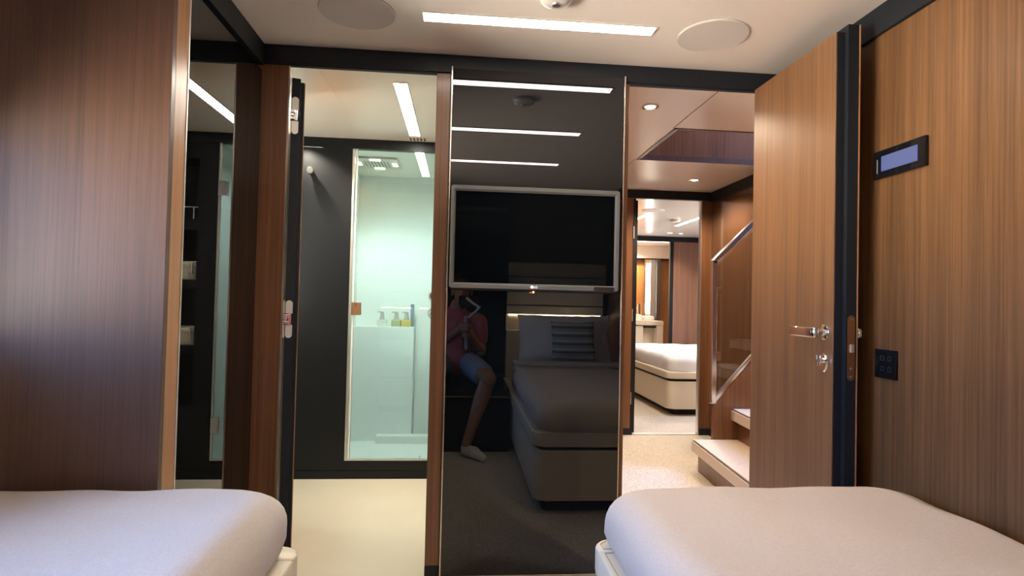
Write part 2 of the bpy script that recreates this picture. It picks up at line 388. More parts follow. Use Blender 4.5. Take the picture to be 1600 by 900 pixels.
# control panel and switch on the right wall
t = thing('wall_control_panel', 'black wall control panel with blue display on the right wall', 'control panel', (XR - .01, -.64, 1.47))
obj('frame', B(XR - .012, -.742, 1.470, XR - .0005, -.537, 1.556, .002), DARKG, t)
obj('display', B(XR - .0135, -.715, 1.490, XR - .0115, -.573, 1.536), BLUES, t, label='blue display')
obj('side_key', B(XR - .0135, -.5565, 1.486, XR - .0115, -.5545, 1.530), GREYP, t)
t = thing('light_switch_panel', 'black square switch plate low on the right wall', 'switch', (XR - .01, -.6, .86))
obj('plate', B(XR - .009, -.635, .858, XR - .0005, -.547, .945, .0015), DARKG, t)
for yy in (-.610, -.580):
    for zz in (.880, .912):
        bm = NB(); ringwall(bm, rrect(yy - .007, zz, yy + .007, zz + .014, .002, 2), rrect(yy - .0055, zz + .0015, yy + .0055, zz + .0125, .001, 2), 'x', XR - .0098, XR - .0088); obj('key', bm, mat('faint_key', (.03, .03, .033), .5), t)

# ------------------------------------------------------------------ beds
def soft_slab(x0, y0, x1, y1, z0, z1, rc, rt, seed, amp=.004, crown=.0, nb=8, overhang=0.0, nn=10):
    """rounded soft slab: sides, filleted top edge, rings to the middle"""
    bm = NB(); base = rrect(x0, y0, x1, y1, rc, 10)
    pts = []
    for i in range(len(base)):                       # densify straight runs
        a, b = Vector((*base[i], 0)), Vector((*base[(i + 1) % len(base)], 0))
        k = max(1, int((b - a).length / .035))
        for j in range(k): pts.append(a.lerp(b, j / k))
    cen = Vector(((x0 + x1) / 2, (y0 + y1) / 2, 0)); rings = []
    hx, hy = (x1 - x0) / 2, (y1 - y0) / 2
    prof = [(0.018 if rt > .08 else .004, z0), (0.008 if rt > .08 else 0, z0 + .018), (0.0, (z0 + z1 - rt) / 2 + .006), (0, z1 - rt)]
    for i in range(1, nb + 1):
        a = .5 * pi * i / nb; prof.append((rt * (1 - cos(a)), z1 - rt + rt * sin(a)))
    for ins, z in prof:
        sx, sy = (hx - ins) / hx, (hy - ins) / hy
        rings.append([Vector((cen.x + (p.x - cen.x) * sx, cen.y + (p.y - cen.y) * sy, z)) for p in pts])
    last = rings[-1]
    for i in range(1, nn + 1):
        s = 1 - i / (nn + .5)
        rings.append([Vector((cen.x + (p.x - cen.x) * s, cen.y + (p.y - cen.y) * s, z1 + crown * (1 - s))) for p in last])
    vr = []
    for ring in rings:
        vr.append([bm.verts.new(p + Vector((noise.noise(p * 9 + Vector((seed, 0, 0))) * amp * .6, noise.noise(p * 9 + Vector((0, seed, 0))) * amp * .6, noise.noise(p * 5.5 + Vector((seed, seed, 3))) * amp))) for p in ring])
    for a, b in zip(vr, vr[1:]):
        n = len(a)
        for k in range(n): bm.faces.new((a[k], a[(k + 1) % n], b[(k + 1) % n], b[k]))
    bm.faces.new(vr[-1])
    if rt < .08: bm.faces.new(vr[0][::-1])
    return bm
def bed(x0, x1, y0, y1, cr, label, lean=0):
    """y1 is the foot end (towards the front wall). cr: corner radii (--, +-, ++, -+)"""
    t = thing('bed', label, 'bed', ((x0 + x1) / 2, (y0 + y1) / 2, 0), 'single beds in the cabin')
    bm = NB(); prism(bm, rrect(x0 + .07, y0, x1 - .07, y1 - .09, [max(0, c - .02) for c in cr], 6), 'z', 0, .075); obj('toe_kick', bm, BLACK, t)
    bm = NB(); prism(bm, rrect(x0 + .012, y0, x1 - .012, y1 - .012, cr, 8), 'z', .075, .325, .006); obj('base', bm, CREAM, t, True)
    bm = NB(); prism(bm, rrect(x0 + .03, y0, x1 - .03, y1 - .03, cr, 8), 'z', .325, .345); obj('shadow_gap', bm, BLACK, t)
    # padded rim in pieces: corner block and runs, with a stitched joint between
    free = 'left' if cr[3] > 0.02 else 'right'
    full = rrect(x0, y0, x1, y1, cr, 8); yj = y1 - .085
    bm = NB(); prism(bm, rrect(x0, y0, x1, yj, [0, 0, 0, 0], 1), 'z', .346, .419, .010); obj('side_rim', bm, CREAM, t, True)
    bm = NB(); prism(bm, rrect(x0, yj + .0012, x1, y1, (0, 0, cr[2], cr[3]), 8), 'z', .346, .419, .010); obj('foot_rim', bm, CREAM, t, True)
    bm = NB()
    e = .0005
    xs = x0 if free == 'left' else x1; s = 1 if free == 'left' else -1
    pth = [(xs + s * .014, YB + .06, .4192 + e), (xs + s * .014, yj - .012, .4192 + e), (xs + s * .08, yj - .012, .4192 + e)]
    tube(bm, pth, .0011, 6)
    tube(bm, [(xs + s * .08, yj + .013, .4192 + e), (xs + s * .016, yj + .013, .4192 + e), (xs + s * .016, y1 - .04, .4192 + e), (xs + s * .04, y1 - .016, .4192 + e), (xs + s * .3, y1 - .016, .4192 + e)], .0011, 6)
    obj('stitching', bm, SEAM, t, label='stitched seam line')
    return t
bedR = bed(.374, 1.285, -2.745, -.660, (0, 0, .03, .055), 'cream leather single bed at right with rounded foot corner')
obj('mattress', soft_slab(.445, -2.70, 1.27, -.71, .4195, .535, .06, .05, 3.3, .002), SHEET, bedR, True)
bedL = bed(-1.345, -.393, -2.745, -.679, (0, 0, .055, .03), 'cream leather single bed at left, foot against the wooden wardrobe side')
obj('mattress', soft_slab(-1.33, -2.70, -.475, -.74, .4195, .535, .06, .05, 5.3, .002), SHEET, bedL, True)
o = obj('bed_cover', soft_slab(.394, -2.23, 1.279, -.640, .4195, .573, .10, .09, 11.7, .007, .004), LINEN, None, True)
tagp(o, 'grey-beige cover smoothed over the right bed', 'bed cover', 'bed covers')
o = obj('bed_cover', soft_slab(-1.342, -2.23, -.412, -.679, .4195, .586, .09, .085, 21.1, .006, .004), LINENL, None, True)
tagp(o, 'pale grey cover smoothed over the left bed', 'bed cover', 'bed covers')
def band(x0, x1, y0, y1, z, m, label):
    bm = soft_slab(x0, y0, x1, y1, z, z + .022, .03, .011, 31, .003)
    o = obj('folded_sheet_edge', bm, m, None, True); tagp(o, label, 'folded sheet')
band(.415, 1.272, -2.40, -2.13, .581, LINEN, 'turned-down fold of the cover across the right bed')

def pillow_bm(w, h, t, M, pinch=.07, n=22, seed=0, flange=0.0):
    bm = NB(); G = {}
    for s in (1, -1):
        for i in range(n + 1):
            for j in range(n + 1):
                u, v = 2 * i / n - 1, 2 * j / n - 1
                if (s == -1) and (i in (0, n) or j in (0, n)):
                    G[s, i, j] = G[1, i, j]; continue
                uu, vv = min(1, abs(u) / (1 - flange)), min(1, abs(v) / (1 - flange))
                th = t / 2 * (max(0, 1 - uu ** 2.6) ** .55) * (max(0, 1 - vv ** 2.6) ** .55) + .0025
                x = w / 2 * u * (1 - pinch * (1 - v * v)); z = h / 2 * v * (1 - pinch * (1 - u * u))
                p = Vector((x, s * th, z))
                p += Vector((noise.noise(p * 11 + Vector((seed, 0, 0))), noise.noise(p * 9 + Vector((0, seed, s))), noise.noise(p * 11 + Vector((0, 2, seed))))) * .006
                G[s, i, j] = bm.verts.new(M @ p)
    for s in (1, -1):
        for i in range(n):
            for j in range(n): bm.faces.new((G[s, i, j], G[s, i + 1, j], G[s, i + 1, j + 1], G[s, i, j + 1]))
    return bm
def tilt(x, y, z, a, yaw=0): return Matrix.Translation((x, y, z)) @ Matrix.Rotation(yaw, 4, 'Z') @ Matrix.Rotation(a, 4, 'X')
o = obj('pillow', pillow_bm(.78, .44, .17, tilt(.865, -2.565, .760, radians(22)), .05, seed=4, flange=.07), SHEET, None, True); tagp(o, 'large white pillow leaning on the headboard of the right bed', 'pillow')
# striped cushion
m, nt, b = _nt('striped_cloth')
tc = nt.nodes.new('ShaderNodeTexCoord'); sp = nt.nodes.new('ShaderNodeSeparateXYZ'); nt.links.new(tc.outputs['Object'], sp.inputs[0])
mm = nt.nodes.new('ShaderNodeMath'); mm.operation = 'MULTIPLY'; mm.inputs[1].default_value = 15.5; nt.links.new(sp.outputs['Z'], mm.inputs[0])
fr = nt.nodes.new('ShaderNodeMath'); fr.operation = 'FRACT'; nt.links.new(mm.outputs[0], fr.inputs[0])
rp = nt.nodes.new('ShaderNodeValToRGB'); e = rp.color_ramp; e.interpolation = 'B_SPLINE'
e.elements[0].position = 0; e.elements[0].color = (.06, .10, .13, 1); e.elements[1].position = 1; e.elements[1].color = (.06, .10, .13, 1)
for p, c in ((.12, (.10, .17, .22, 1)), (.28, (.62, .58, .52, 1)), (.55, (.50, .47, .43, 1)), (.62, (.10, .14, .17, 1)), (.72, (.55, .52, .47, 1)), (.86, (.16, .22, .26, 1))):
    q = e.elements.new(p); q.color = c
nt.links.new(fr.outputs[0], rp.inputs['Fac']); nt.links.new(rp.outputs['Color'], b.inputs['Base Color']); setp(b, Roughness=.9)
o = obj('cushion', pillow_bm(.36, .32, .12, tilt(.905, -2.385, .765, radians(18)), .06, seed=9), m, None, True); tagp(o, 'small cushion with blue-grey and beige stripes on the right bed', 'cushion')
o = obj('pillow', pillow_bm(.78, .44, .17, tilt(-.90, -2.565, .760, radians(22)), .05, seed=14, flange=.07), SHEET, None, True); tagp(o, 'large white pillow leaning on the headboard of the left bed', 'pillow')

# headboards with horizontal slats and a lit recess
def headboard(x0, x1, label):
    t = thing('headboard', label, 'headboard', ((x0 + x1) / 2, YB + .03, .42), 'slatted headboards')
    obj('lower_panel', B(x0, YB + .001, .0, x1, YB + .05, .827, .006), CREAM, t)
    obj('recess_panel', B(x0, YB + .001, .827, x1, YB + .012, .962), CREAM, t)
    obj('led_strip', B(x0 + .02, YB + .013, .952, x1 - .02, YB + .022, .960), LEDH, t, label='warm light strip')
    for z0, z1 in ((.962, 1.036), (1.044, 1.155), (1.163, 1.275), (1.283, 1.40)):
        obj('slat', B(x0, YB + .001, z0, x1, YB + .05, z1, .006), CREAM, t)
headboard(.395, 1.235, 'cream slatted headboard behind the right bed'); headboard(-1.34, -.40, 'cream slatted headboard behind the left bed')
# nightstand bench and black panel behind
t = thing('nightstand', 'glossy black bench between the two beds with brass line', 'nightstand', (-.02, -2.33, 0))
obj('cabinet', B(-.382, -2.74, .0, .360, -1.915, .392, .003), DARKG, t)
obj('top', B(-.385, -2.738, .395, .362, -1.895, .447, .003), DARKG, t)
obj('brass_line', B(-.383, -1.917, .387, .355, -1.893, .3945), mat('brass', (.75, .58, .32), .3, metal=1), t, label='brass line under the top')
obj('drawer', B(-.375, -1.914, .03, .345, -1.905, .375, .002), DARKG, t)
struct('trim_4', B(-.395, YB + .001, .45, .390, YB + .03, ZC), DARKG, label='black gloss panel between the headboards')

# ================================================================== BATHROOM
BY = 1.272
struct('floor_bathroom', B(-1.25, .03, -.05, .36, BY + .02, 0.0), CREAMF)
struct('ceiling_bathroom', B(-1.25, .03, ZC, .36, 2.45, ZC + .04), CEILB)
struct('trim_5', B(-.6155, .07, ZC - .0015, -.6125, BY - .001, ZC + .001), PALEG, label='thin joint in the bathroom ceiling')
struct('wall_bathroom_left', B(-1.25, .05, 0, -1.20, BY, ZC), WHITE)
struct('wall_bathroom_right', B(.30, .05, 0, .36, 2.45, ZC), WHITE)
# inside face of the front wall towards the bathroom
struct('wall_bathroom_front', B(-1.25, .05, 0, -.70, .09, ZC), WHITE)
t = thing('bath_fill_light', 'unseen light tube added behind the open door to brighten the bathroom', 'fill light', (-1.19, .75, .9))  # unseen tube added to brighten the bathroom ceiling
obj('tube', B(-1.198, .72, .95, -1.165, .77, 1.75, .004), LEDW, t)
bm = NB(); box(bm, -1.22, BY, .050, -.662, BY + .04, 1.953, .001); struct('wall_bathroom_back', bm, BATHB, label='black satin panel beside the shower')
bm = NB(); box(bm, -1.22, BY, 1.956, .31, BY + .04, ZC); struct('trim_6', bm, BATHB, label='black band above the shower door')
bm = NB(); box(bm, -1.22, BY - .002, 0, .31, BY + .04, .047); box(bm, -1.22, BY + .006, 0.0, -.10, BY + .039, .06);  box(bm, -.660, BY, .050, -.100, BY + .04, .104); struct('baseboard_bathroom', bm, BATHB, label='black plinth under the shower door')
# right of the shower door: black panel and recessed shelf unit
struct('trim_7', B(-.100, BY, .050, -.004, BY + .04, 1.953), BATHB, label='black panel right of the shower door')
sh = thing('shelf_niche', 'black recessed shelf unit beside the shower, seen in the wardrobe glass', 'shelf unit', (.11, BY + .1, .0))
bm = NB(); box(bm, -.004, BY + .001, .05, .006, BY + .24, 1.953); box(bm, .286, BY + .001, .05, .299, BY + .24, 1.953); box(bm, .006, BY + .225, .05, .286, BY + .24, 1.953); obj('carcass', bm, BATHB, sh)
for z0, z1 in ((1.440, 1.500), (1.100, 1.150), (.72, .77), (1.86, 1.953), (.05, .42)): obj('shelf', B(.006, BY + .002, z0, .286, BY + .224, z1), BATHB, sh)
TOWEL = mat('cream_towel', (.72, .66, .54), .95, bump=.6, bscale=160)
for k, (z, lab) in enumerate(((1.150, 'folded cream towel on the middle shelf of the niche'), (.770, 'folded cream towel on the lower shelf of the niche'))):
    o = obj('folded_towel', soft_slab(.012, BY + .03, .22, BY + .20, z + .001, z + .105, .03, .03, 40 + k, .004, nn=6), TOWEL, None, True); tagp(o, lab, 'towel', 'towels in the niche')
for z, lab in ((1.575, 'small chrome rail at the upper shelf'), (1.255, 'small chrome rail at the middle shelf'), (.875, 'small chrome rail at the lower shelf')):
    rl = thing('shelf_rail', lab + ' of the niche', 'rail', (.1, BY + .01, z), 'chrome shelf rails')
    bm = NB(); tube(bm, [(.006, BY + .012, z), (.286, BY + .012, z)], .004, 10); obj('bar', bm, CHROME, rl)
    for xx in (.03, .16): obj('post', B(xx, BY + .008, z - .070, xx + .008, BY + .016, z - .004, .001), CHROME, rl)
# robe hook
t = thing('robe_hook', 'round chrome robe hook on the black bathroom panel', 'hook', (-.9, BY, 1.8))
bm = NB(); lathe(bm, [(.001, 0), (.013, 0), (.013, .022), (.001, .022)], (-.897, BY, 1.808), 'y', 24, -1); obj('stem', bm, CHROME, t, True)
bm = NB(); lathe(bm, [(.001, .022), (.0205, .022), (.021, .034), (.018, .038), (.001, .038)], (-.897, BY, 1.808), 'y', 28, -1); obj('knob', bm, mat('dull_chrome', (.40, .40, .40), .3, metal=1), t, True)
# bathroom strip light and vent
strip('ceiling_light', -.316, .325, -.258, 1.138, 'linear ceiling light in the bathroom, pointing away from the doorway', 'bathroom light', STRIPB)
t = thing('ceiling_vent', 'small five-slot vent in the bathroom ceiling', 'vent', (-.28, 1.21, ZC - .003))
obj('plate', B(-.332, 1.180, ZC - .003, -.222, 1.252, ZC, .001), CEILB, t)
for k in range(5): obj('slot', B(-.322 + k * .0205, 1.186, ZC - .0036, -.312 + k * .0205, 1.246, ZC - .0026), GROOVE, t)
# bathroom door, open into the bathroom, seen on its hinge edge
d1 = thing('door_1', 'bathroom door standing open, seen edge-on with two concealed hinges', 'door', (-.648, .02, 0), kind='structure')
MD = Matrix.Translation((-.6710, .055, 0)) @ Matrix.Rotation(radians(17.0), 4, 'Z')
def dbox(x0, y0, z0, x1, y1, z1, bev=.001):
    bm = NB(); box(bm, x0, y0, z0, x1, y1, z1, bev); bm.transform(MD); return bm
obj('door_edge', dbox(-.001, 0, .012, .033, .52, 1.912), DARK, d1, label='black stepped door edge')
obj('edge_rebate', dbox(.0335, .020, .012, .047, .52, 1.905), DARK, d1)
obj('door_face', dbox(.0475, .020, .012, .0505, .52, 1.904), WOODE, d1, label='wood veneer face')
for zc, lab in ((1.766, 'upper concealed hinge'), (.978, 'lower concealed hinge')):
    bm = NB(); prism(bm, rrect(.003, zc + .022, .028, zc + .072, (.001, .001, .0122, .0122), 6), 'y', -.003, .001); bm.transform(MD); h = obj('hinge', bm, STEEL, d1, label=lab)
    bm = NB(); prism(bm, rrect(.003, zc - .072, .028, zc - .022, (.0122, .0122, .001, .001), 6), 'y', -.003, .001); bm.transform(MD); obj('lower_plate', bm, STEEL, h)
    bm = NB()
    for q in (-.013, 0, .013): box(bm, -.010, -.014, zc + q - .0055, .016 if q else .010, -.002, zc + q + .0055, .0015)
    box(bm, .012, -.006, zc - .020, .024, .0, zc + .020, .001); bm.transform(MD); obj('hinge_arm', bm, CHROME, h)

# shower
struct('floor_shower', B(-.84, BY + .02, -.05, .30, 2.45, 0.002), WHITE)
struct('wall_shower_left', B(-.85, BY + .041, 0, -.800, 2.40, ZC), WHITE)
struct('wall_shower_back', B(-.84, 2.33, 0, .30, 2.40, ZC), WHITE)
struct('wall_shower_shade_step', B(-.345, 2.318, 0, .0, 2.33, ZC), WHITE, label='slightly raised white panel standing in for a shade step in the shower')  # panel added where the flat back wall only changes in shade
struct('wall_shower_right', B(-.002, BY + .26, 0, .04, 2.33, ZC), WHITE)
struct('trim_8', B(-.800, 2.205, 0, -.347, 2.33, .858, .004), WHITE, label='white ledge along the back of the shower')
struct('trim_9', B(-.60, 2.12, 0.002, .0, 2.204, .055, .003), WHITE, label='low white step at the back of the shower')
struct('trim_10', B(-.252, 1.45, 0.0015, -.248, 1.78, .0035), GROOVE, label='narrow drain slot in the shower floor')
sd = thing('shower_door', 'tall pale green glass shower door in the bathroom', 'shower door', (-.38, BY, .1))
obj('glass_pane', B(-.648, BY + .010, .114, -.108, BY + .018, 1.969), SHGL, sd, label='pale green glass pane')
bm = NB(); box(bm, -.661, BY + .003, .106, -.648, BY + .026, 1.975, .001); box(bm, -.112, BY + .003, .106, -.101, BY + .026, 1.975, .001); box(bm, -.648, BY + .003, .106, -.112, BY + .026, .114, .001); box(bm, -.648, BY + .003, 1.969, -.112, BY + .026, 1.975, .001)
obj('frame', bm, STEEL, sd, label='slim aluminium frame')
obj('seal_strip', B(-.640, BY + .006, .116, -.632, BY + .022, 1.967), PALEG, sd)
bm = NB(); box(bm, -.646, BY - .010, .966, -.586, BY + .009, 1.040, .002); lk = obj('latch', bm, CHROME, sd, label='square chrome latch')
bm = NB(); lathe(bm, [(.001, 0), (.010, 0), (.010, .012), (.001, .012)], (-.626, BY - .010, 1.024), 'y', 20, -1); obj('latch_knob', bm, CHROME, lk, True)
for z in (1.69, .31): obj('hinge', B(-.150, BY - .008, z - .045, -.104, BY + .030, z + .045, .003), CHROME, sd)
# rain shower head
t = thing('rain_shower_head', 'square steel rain shower head with four warm lamps in the shower ceiling', 'shower head', (-.6, 1.87, ZC - .014))
obj('plate', B(-.755, 1.705, ZC - .014, -.448, 2.015, ZC - .002, .002), STEEL, t)
for cx, cy, w, h in ((-.60, 1.735, .07, .03), (-.60, 1.985, .07, .03), (-.725, 1.86, .03, .07), (-.478, 1.86, .03, .07)): obj('lamp', B(cx - w / 2, cy - h / 2, ZC - .0165, cx + w / 2, cy + h / 2, ZC - .0142, .0008), LED, t, label='warm lamp')
bm = NB()
for i in range(8):
    for j in range(8): box(bm, -.68 + i * .022, 1.775 + j * .022, ZC - .0155, -.674 + i * .022, 1.787 + j * .022, ZC - .0142)
obj('nozzles', bm, GROOVE, t)
# toiletries on the ledge
def bottle(cx, w, h, colr, label, yl=2.262):
    t = thing('pump_bottle', label, 'bottle', (cx, yl, .858), 'pump bottles on the shower ledge')
    m = bpy.data.materials.get('bt' + label[:14]) or mat('bt' + label[:14], colr, .25)
    obj('body', B(cx - w / 2, yl - w / 2, .8585, cx + w / 2, yl + w / 2, .8585 + h, .006, 3), m, t)
    bm = NB(); z = .8585 + h; lathe(bm, [(.020, 0), (.020, .012), (.0145, .030), (.0145, .052), (.001, .052)], (cx, yl, z), 'z', 20); obj('collar', bm, mat('pump', (.50, .47, .42), .3) if 'pump' not in MATS else MATS['pump'], t, True)
    obj('pump_head', B(cx - .034, yl - .009, z + .052, cx + .013, yl + .009, z + .062, .003), MATS['pump'], t)
bottle(-.592, .070, .050, (.80, .78, .72), 'white pump bottle, leftmost on the shower ledge')
bottle(-.485, .070, .050, (.48, .50, .28), 'olive green pump bottle, middle one on the shower ledge')
bottle(-.408, .070, .050, (.66, .52, .16), 'amber yellow pump bottle, rightmost on the shower ledge')
o = obj('reflection_bar', B(-.378, 2.245, .8585, -.352, 2.275, 1.03, .003), mat('bluegrey', (.25, .30, .36), .3), None); tagp(o, 'slim blue-grey bar standing in for a reflection at the right end of the shower ledge', 'bar')  # upright strip added in place of a reflection in the shower glass
for z, mm_, lab in ((1.098, mat('rosy_chrome', (.62, .25, .28), .2, metal=.7), 'upper round shower knob with a rosy tint'), (.962, CHROME, 'lower round chrome shower knob')):
    t = thing('shower_knob', lab, 'knob', (-.212, 2.318, z), 'shower control knobs')
    bm = NB(); lathe(bm, [(.001, 0), (.038, 0), (.038, .006), (.001, .006)], (-.212, 2.318, z), 'y', 28, -1); obj('rosette', bm, STEEL, t, True)
    bm = NB(); lathe(bm, [(.001, .006), (.026, .006), (.028, .030), (.022, .036), (.001, .036)], (-.212, 2.318, z), 'y', 28, -1); obj('grip', bm, mm_, t, True)

# ================================================================== HALLWAY
HX = 2.07; HY = 2.43
struct('floor_hall', B(.36, .03, -.05, 3.45, HY, 0.0), CARPET)
bm = NB(); VX, VY0, VY1 = 1.12, .765, 1.455
box(bm, .36, .03, ZC, VX, HY, ZC + .03); box(bm, VX, .03, ZC, 3.45, VY0, ZC + .03); box(bm, VX, VY1, ZC, 3.45, HY, ZC + .03)
struct('ceiling_hall', bm, CEILH, label='pale hallway ceiling with a stairwell opening')
bm = NB(); box(bm, VX - .0, VY0, ZC - .004, VX + .018, VY1, ZC + .03); box(bm, VX, VY0, ZC - .004, 3.4, VY0 + .014, ZC + .03); box(bm, VX, VY1 - .010, ZC - .004, 3.4, VY1, ZC + .03)
struct('trim_11', bm, WOODD, label='dark wooden lip round the stairwell opening')
struct('trim_12', B(VX + .024, VY0 + .02, ZC + .005, VX + .032, VY1 - .012, ZC + .03), PALEG)
struct('wall_stairwell_far', B(VX, VY1 - .008, ZC + .03, 3.4, VY1 + .03, 3.1), WOOD, label='wooden wall of the stairwell above the hall ceiling')
struct('stairwell_light_cover', B(VX - .03, VY0 - .03, 3.1, 2.35, VY1 + .03, 3.13), CEILH)  # unseen cover added to keep daylight off the left of the shaft
struct('wall_stairwell_near', B(VX, VY0 - .03, ZC + .03, 3.4, VY0, 3.1), WOOD)
struct('wall_stairwell_end', B(VX - .03, VY0 - .03, ZC + .03, VX, VY1 + .03, 3.1), WOOD)
struct('trim_13', B(1.110, .05, ZC - .0012, 1.113, VY0, ZC + .001), GROOVE)
struct('trim_14', B(1.110, VY1, ZC - .0012, 1.113, HY, ZC + .001), GROOVE)
struct('wall_hall_left', B(.36, .09, 0, .40, HY, ZC), WOOD)
struct('wall_hall_front', B(1.30, .05, 0, 3.45, .09, ZC), WOOD)
struct('wall_hall_end', B(3.40, .09, 0, 3.45, HY, ZC), WOOD)
bm = NB(); box(bm, .40, HY, .055, 1.402, HY + .04, 1.955); struct('wall_hall_far_left', bm, WOOD, label='wooden wall strip left of the far doorway')
bm = NB(); box(bm, 1.985, HY, .055, HX + .05, HY + .04, 1.955); struct('wall_hall_far_right', bm, WOOD, label='wooden wall strip right of the far doorway')
bm = NB(); box(bm, .40, HY - .004, 1.945, HX, HY + .04, ZC); box(bm, HX - .012, 1.46, 1.935, HX + .01, HY - .004, ZC); struct('trim_15', bm, DARK, label='dark band along the top of the hallway walls')
bm = NB(); box(bm, .40, HY - .004, 0, 1.402, HY + .04, .055); box(bm, 1.985, HY - .004, 0, HX, HY + .04, .055); box(bm, HX - .004, 1.48, 0, HX + .01, HY, .055); struct('baseboard_hall', bm, DARK)
GLW = wood('teak_gloss', (0.085, 0.038, 0.018), (0.13, 0.062, 0.032), rough=.12, coat=.6)
struct('wall_hall_right', B(HX, 1.46, 0.0, HX + .05, HY + .04, 1.94), GLW, label='glossy wooden wall behind the stair rail')
struct('trim_16', B(1.402, HY - .004, 0, 1.420, HY + .05, 1.94), BLACK, label='black frame edge of the far doorway')
struct('trim_17', B(1.975, HY - .002, 0, 1.985, HY + .04, 1.945), STEEL, label='steel edge of the far doorway')
struct('trim_18', B(1.420, HY - .004, 0, 1.975, HY + .05, .008), STEEL, label='steel threshold of the far doorway')
for zs in ((1.62, 1.66), (1.73, 1.765), (.98, 1.01), (1.055, 1.08), (.245, .28), (.33, .355)): pass
t = thing('door_3', 'dark door edge with small steel hinges at the far doorway', 'door', (1.42, 2.6, 0), kind='structure')
obj('door_edge', B(1.421, HY + .055, .01, 1.455, HY + .56, 1.935), BLACK, t)
for z in (1.66, .98, .30): obj('hinge', B(1.402, HY - .008, z - .05, 1.409, HY - .004, z + .05, .001), STEEL, t)
# downlights
def downlight(x, y, label, z=ZC, r=.040):
    t = thing('downlight', label, 'downlight', (x, y, z - .006), 'recessed downlights')
    bm = NB(); lathe(bm, [(r, 0), (r, -.004), (r - .006, -.006), (r - .014, -.002), (r - .014, 0)], (x, y, z), 'z', 32); obj('ring', bm, CHROME, t, True)
    bm = NB(); lathe(bm, [(.001, -.0025), (r - .0145, -.0025), (r - .0145, 0), (.001, 0)], (x, y, z), 'z', 24); obj('lens', bm, LEDW, t, label='lit lens')
def spot(name, loc, energy, col, ang=120, size=.03, aim=None, blend=.6):
    l = bpy.data.lights.new(name, 'SPOT'); l.energy = energy; l.color = col; l.spot_size = radians(ang); l.spot_blend = blend; l.shadow_soft_size = size
    o = bpy.data.objects.new(name, l); COL.objects.link(o); o.location = loc
    d = Vector(aim) - Vector(loc) if aim else Vector((0, 0, -1)); o.rotation_euler = d.to_track_quat('-Z', 'Y').to_euler()
    return o
WARM = (1.0, .80, .58)
for x, y, lab in ((.882, .457, 'recessed downlight in the hall ceiling nearest the cabin doorway'), (1.731, 1.985, 'recessed downlight in the hall ceiling near the far doorway')):
    downlight(x, y, lab); spot('hall_spot', (x, y, ZC - .03), 30, WARM, 150)
spot('hall_spot', (.75, 1.75, ZC - .03), 30, WARM, 150)
spot('hall_spot', (1.60, .40, ZC - .03), 20, WARM, 150)

# staircase
st = thing('staircase', 'wooden staircase with beige treads rising to the right of the hallway', 'staircase', (1.9, 1.0, 0))
run, rise = .262, .2
for i in range(6):
    xa = 1.51 + run * i; za = rise * (i + 1); xb = xa + run + .06
    pts = [(xa, 1.418), (xa - .082, .50), (xb - .082, .50), (xb, 1.418)]
    bm = NB(); prism(bm, pts, 'z', za - .070, za - .006, .003); tr = obj('tread', bm, NOSE, st)
    pc = [(xa + .014, 1.416), (xa - .066, .515), (xb - .084, .515), (xb - .002, 1.416)]
    bm = NB(); prism(bm, pc, 'z', za - .0055, za + .002, .001); obj('tread_carpet', bm, STONE, tr)
    bm = NB(); tube(bm, [(xa + .007, 1.415, za - .005), (xa - .074, .505, za - .005)], .0028, 6); obj('nosing_line', bm, BLACK, tr)
    bm = NB(); prism(bm, [(xa + .045, 1.417), (xa - .035, .53), (xa - .015, .53), (xa + .065, 1.417)], 'z', za - rise + (.002 if i else 0.0), za - .0705); obj('riser', bm, WOOD, st)
sx0 = 1.655
bm = NB(); prism(bm, [(sx0, 0.0), (3.1, 0.0), (3.1, 1.90), (2.92, 1.90), (sx0, .428)], 'y', 1.42, 1.452); obj('stringer', bm, WOOD, st, label='wooden stringer wall')
ba = thing('stair_balustrade', 'glass stair balustrade with polished chrome rails', 'balustrade', (1.65, 1.436, .43))
def flatbar(p, q, hw, hd):
    """bar of flat section from p to q in the plane y"""
    p, q = Vector(p), Vector(q); d = (q - p).normalized(); nrm = Vector((-d.z, 0, d.x)); bm = NB()
    vs = []
    for e in (p, q):
        vs.append([bm.verts.new(e + nrm * a + Vector((0, b, 0))) for a, b in ((-hw, -hd), (hw, -hd), (hw, hd), (-hw, hd))])
    for k in range(4): bm.faces.new((vs[0][k], vs[0][(k + 1) % 4], vs[1][(k + 1) % 4], vs[1][k]))
    bm.faces.new(vs[0]); bm.faces.new(vs[1])
    bmesh.ops.bevel(bm, geom=list(bm.edges), offset=.004, segments=2, affect='EDGES', profile=.5)
    return bm
obj('top_rail', flatbar((1.640, 1.436, 1.352), (2.56, 1.436, 1.352 + .92 * .985), .017, .020), RAIL, ba)
obj('bottom_rail', flatbar((1.668, 1.436, .458), (2.56, 1.436, .458 + .892 * 1.13), .015, .016), RAIL, ba)
obj('post', flatbar((1.655, 1.436, .432), (1.648, 1.436, 1.366), .017, .020), RAIL, ba)
bm = NB(); prism(bm, [(1.672, .49), (2.55, .49 + .878 * 1.13), (2.55, 1.335 + .885 * .985), (1.668, 1.335)], 'y', 1.432, 1.440); obj('glass_panel', bm, BALG, ba)
for z in (1.16, .74): obj('glass_clamp', B(1.672, 1.424, z - .028, 1.700, 1.448, z + .028, .002), COPPER, ba)

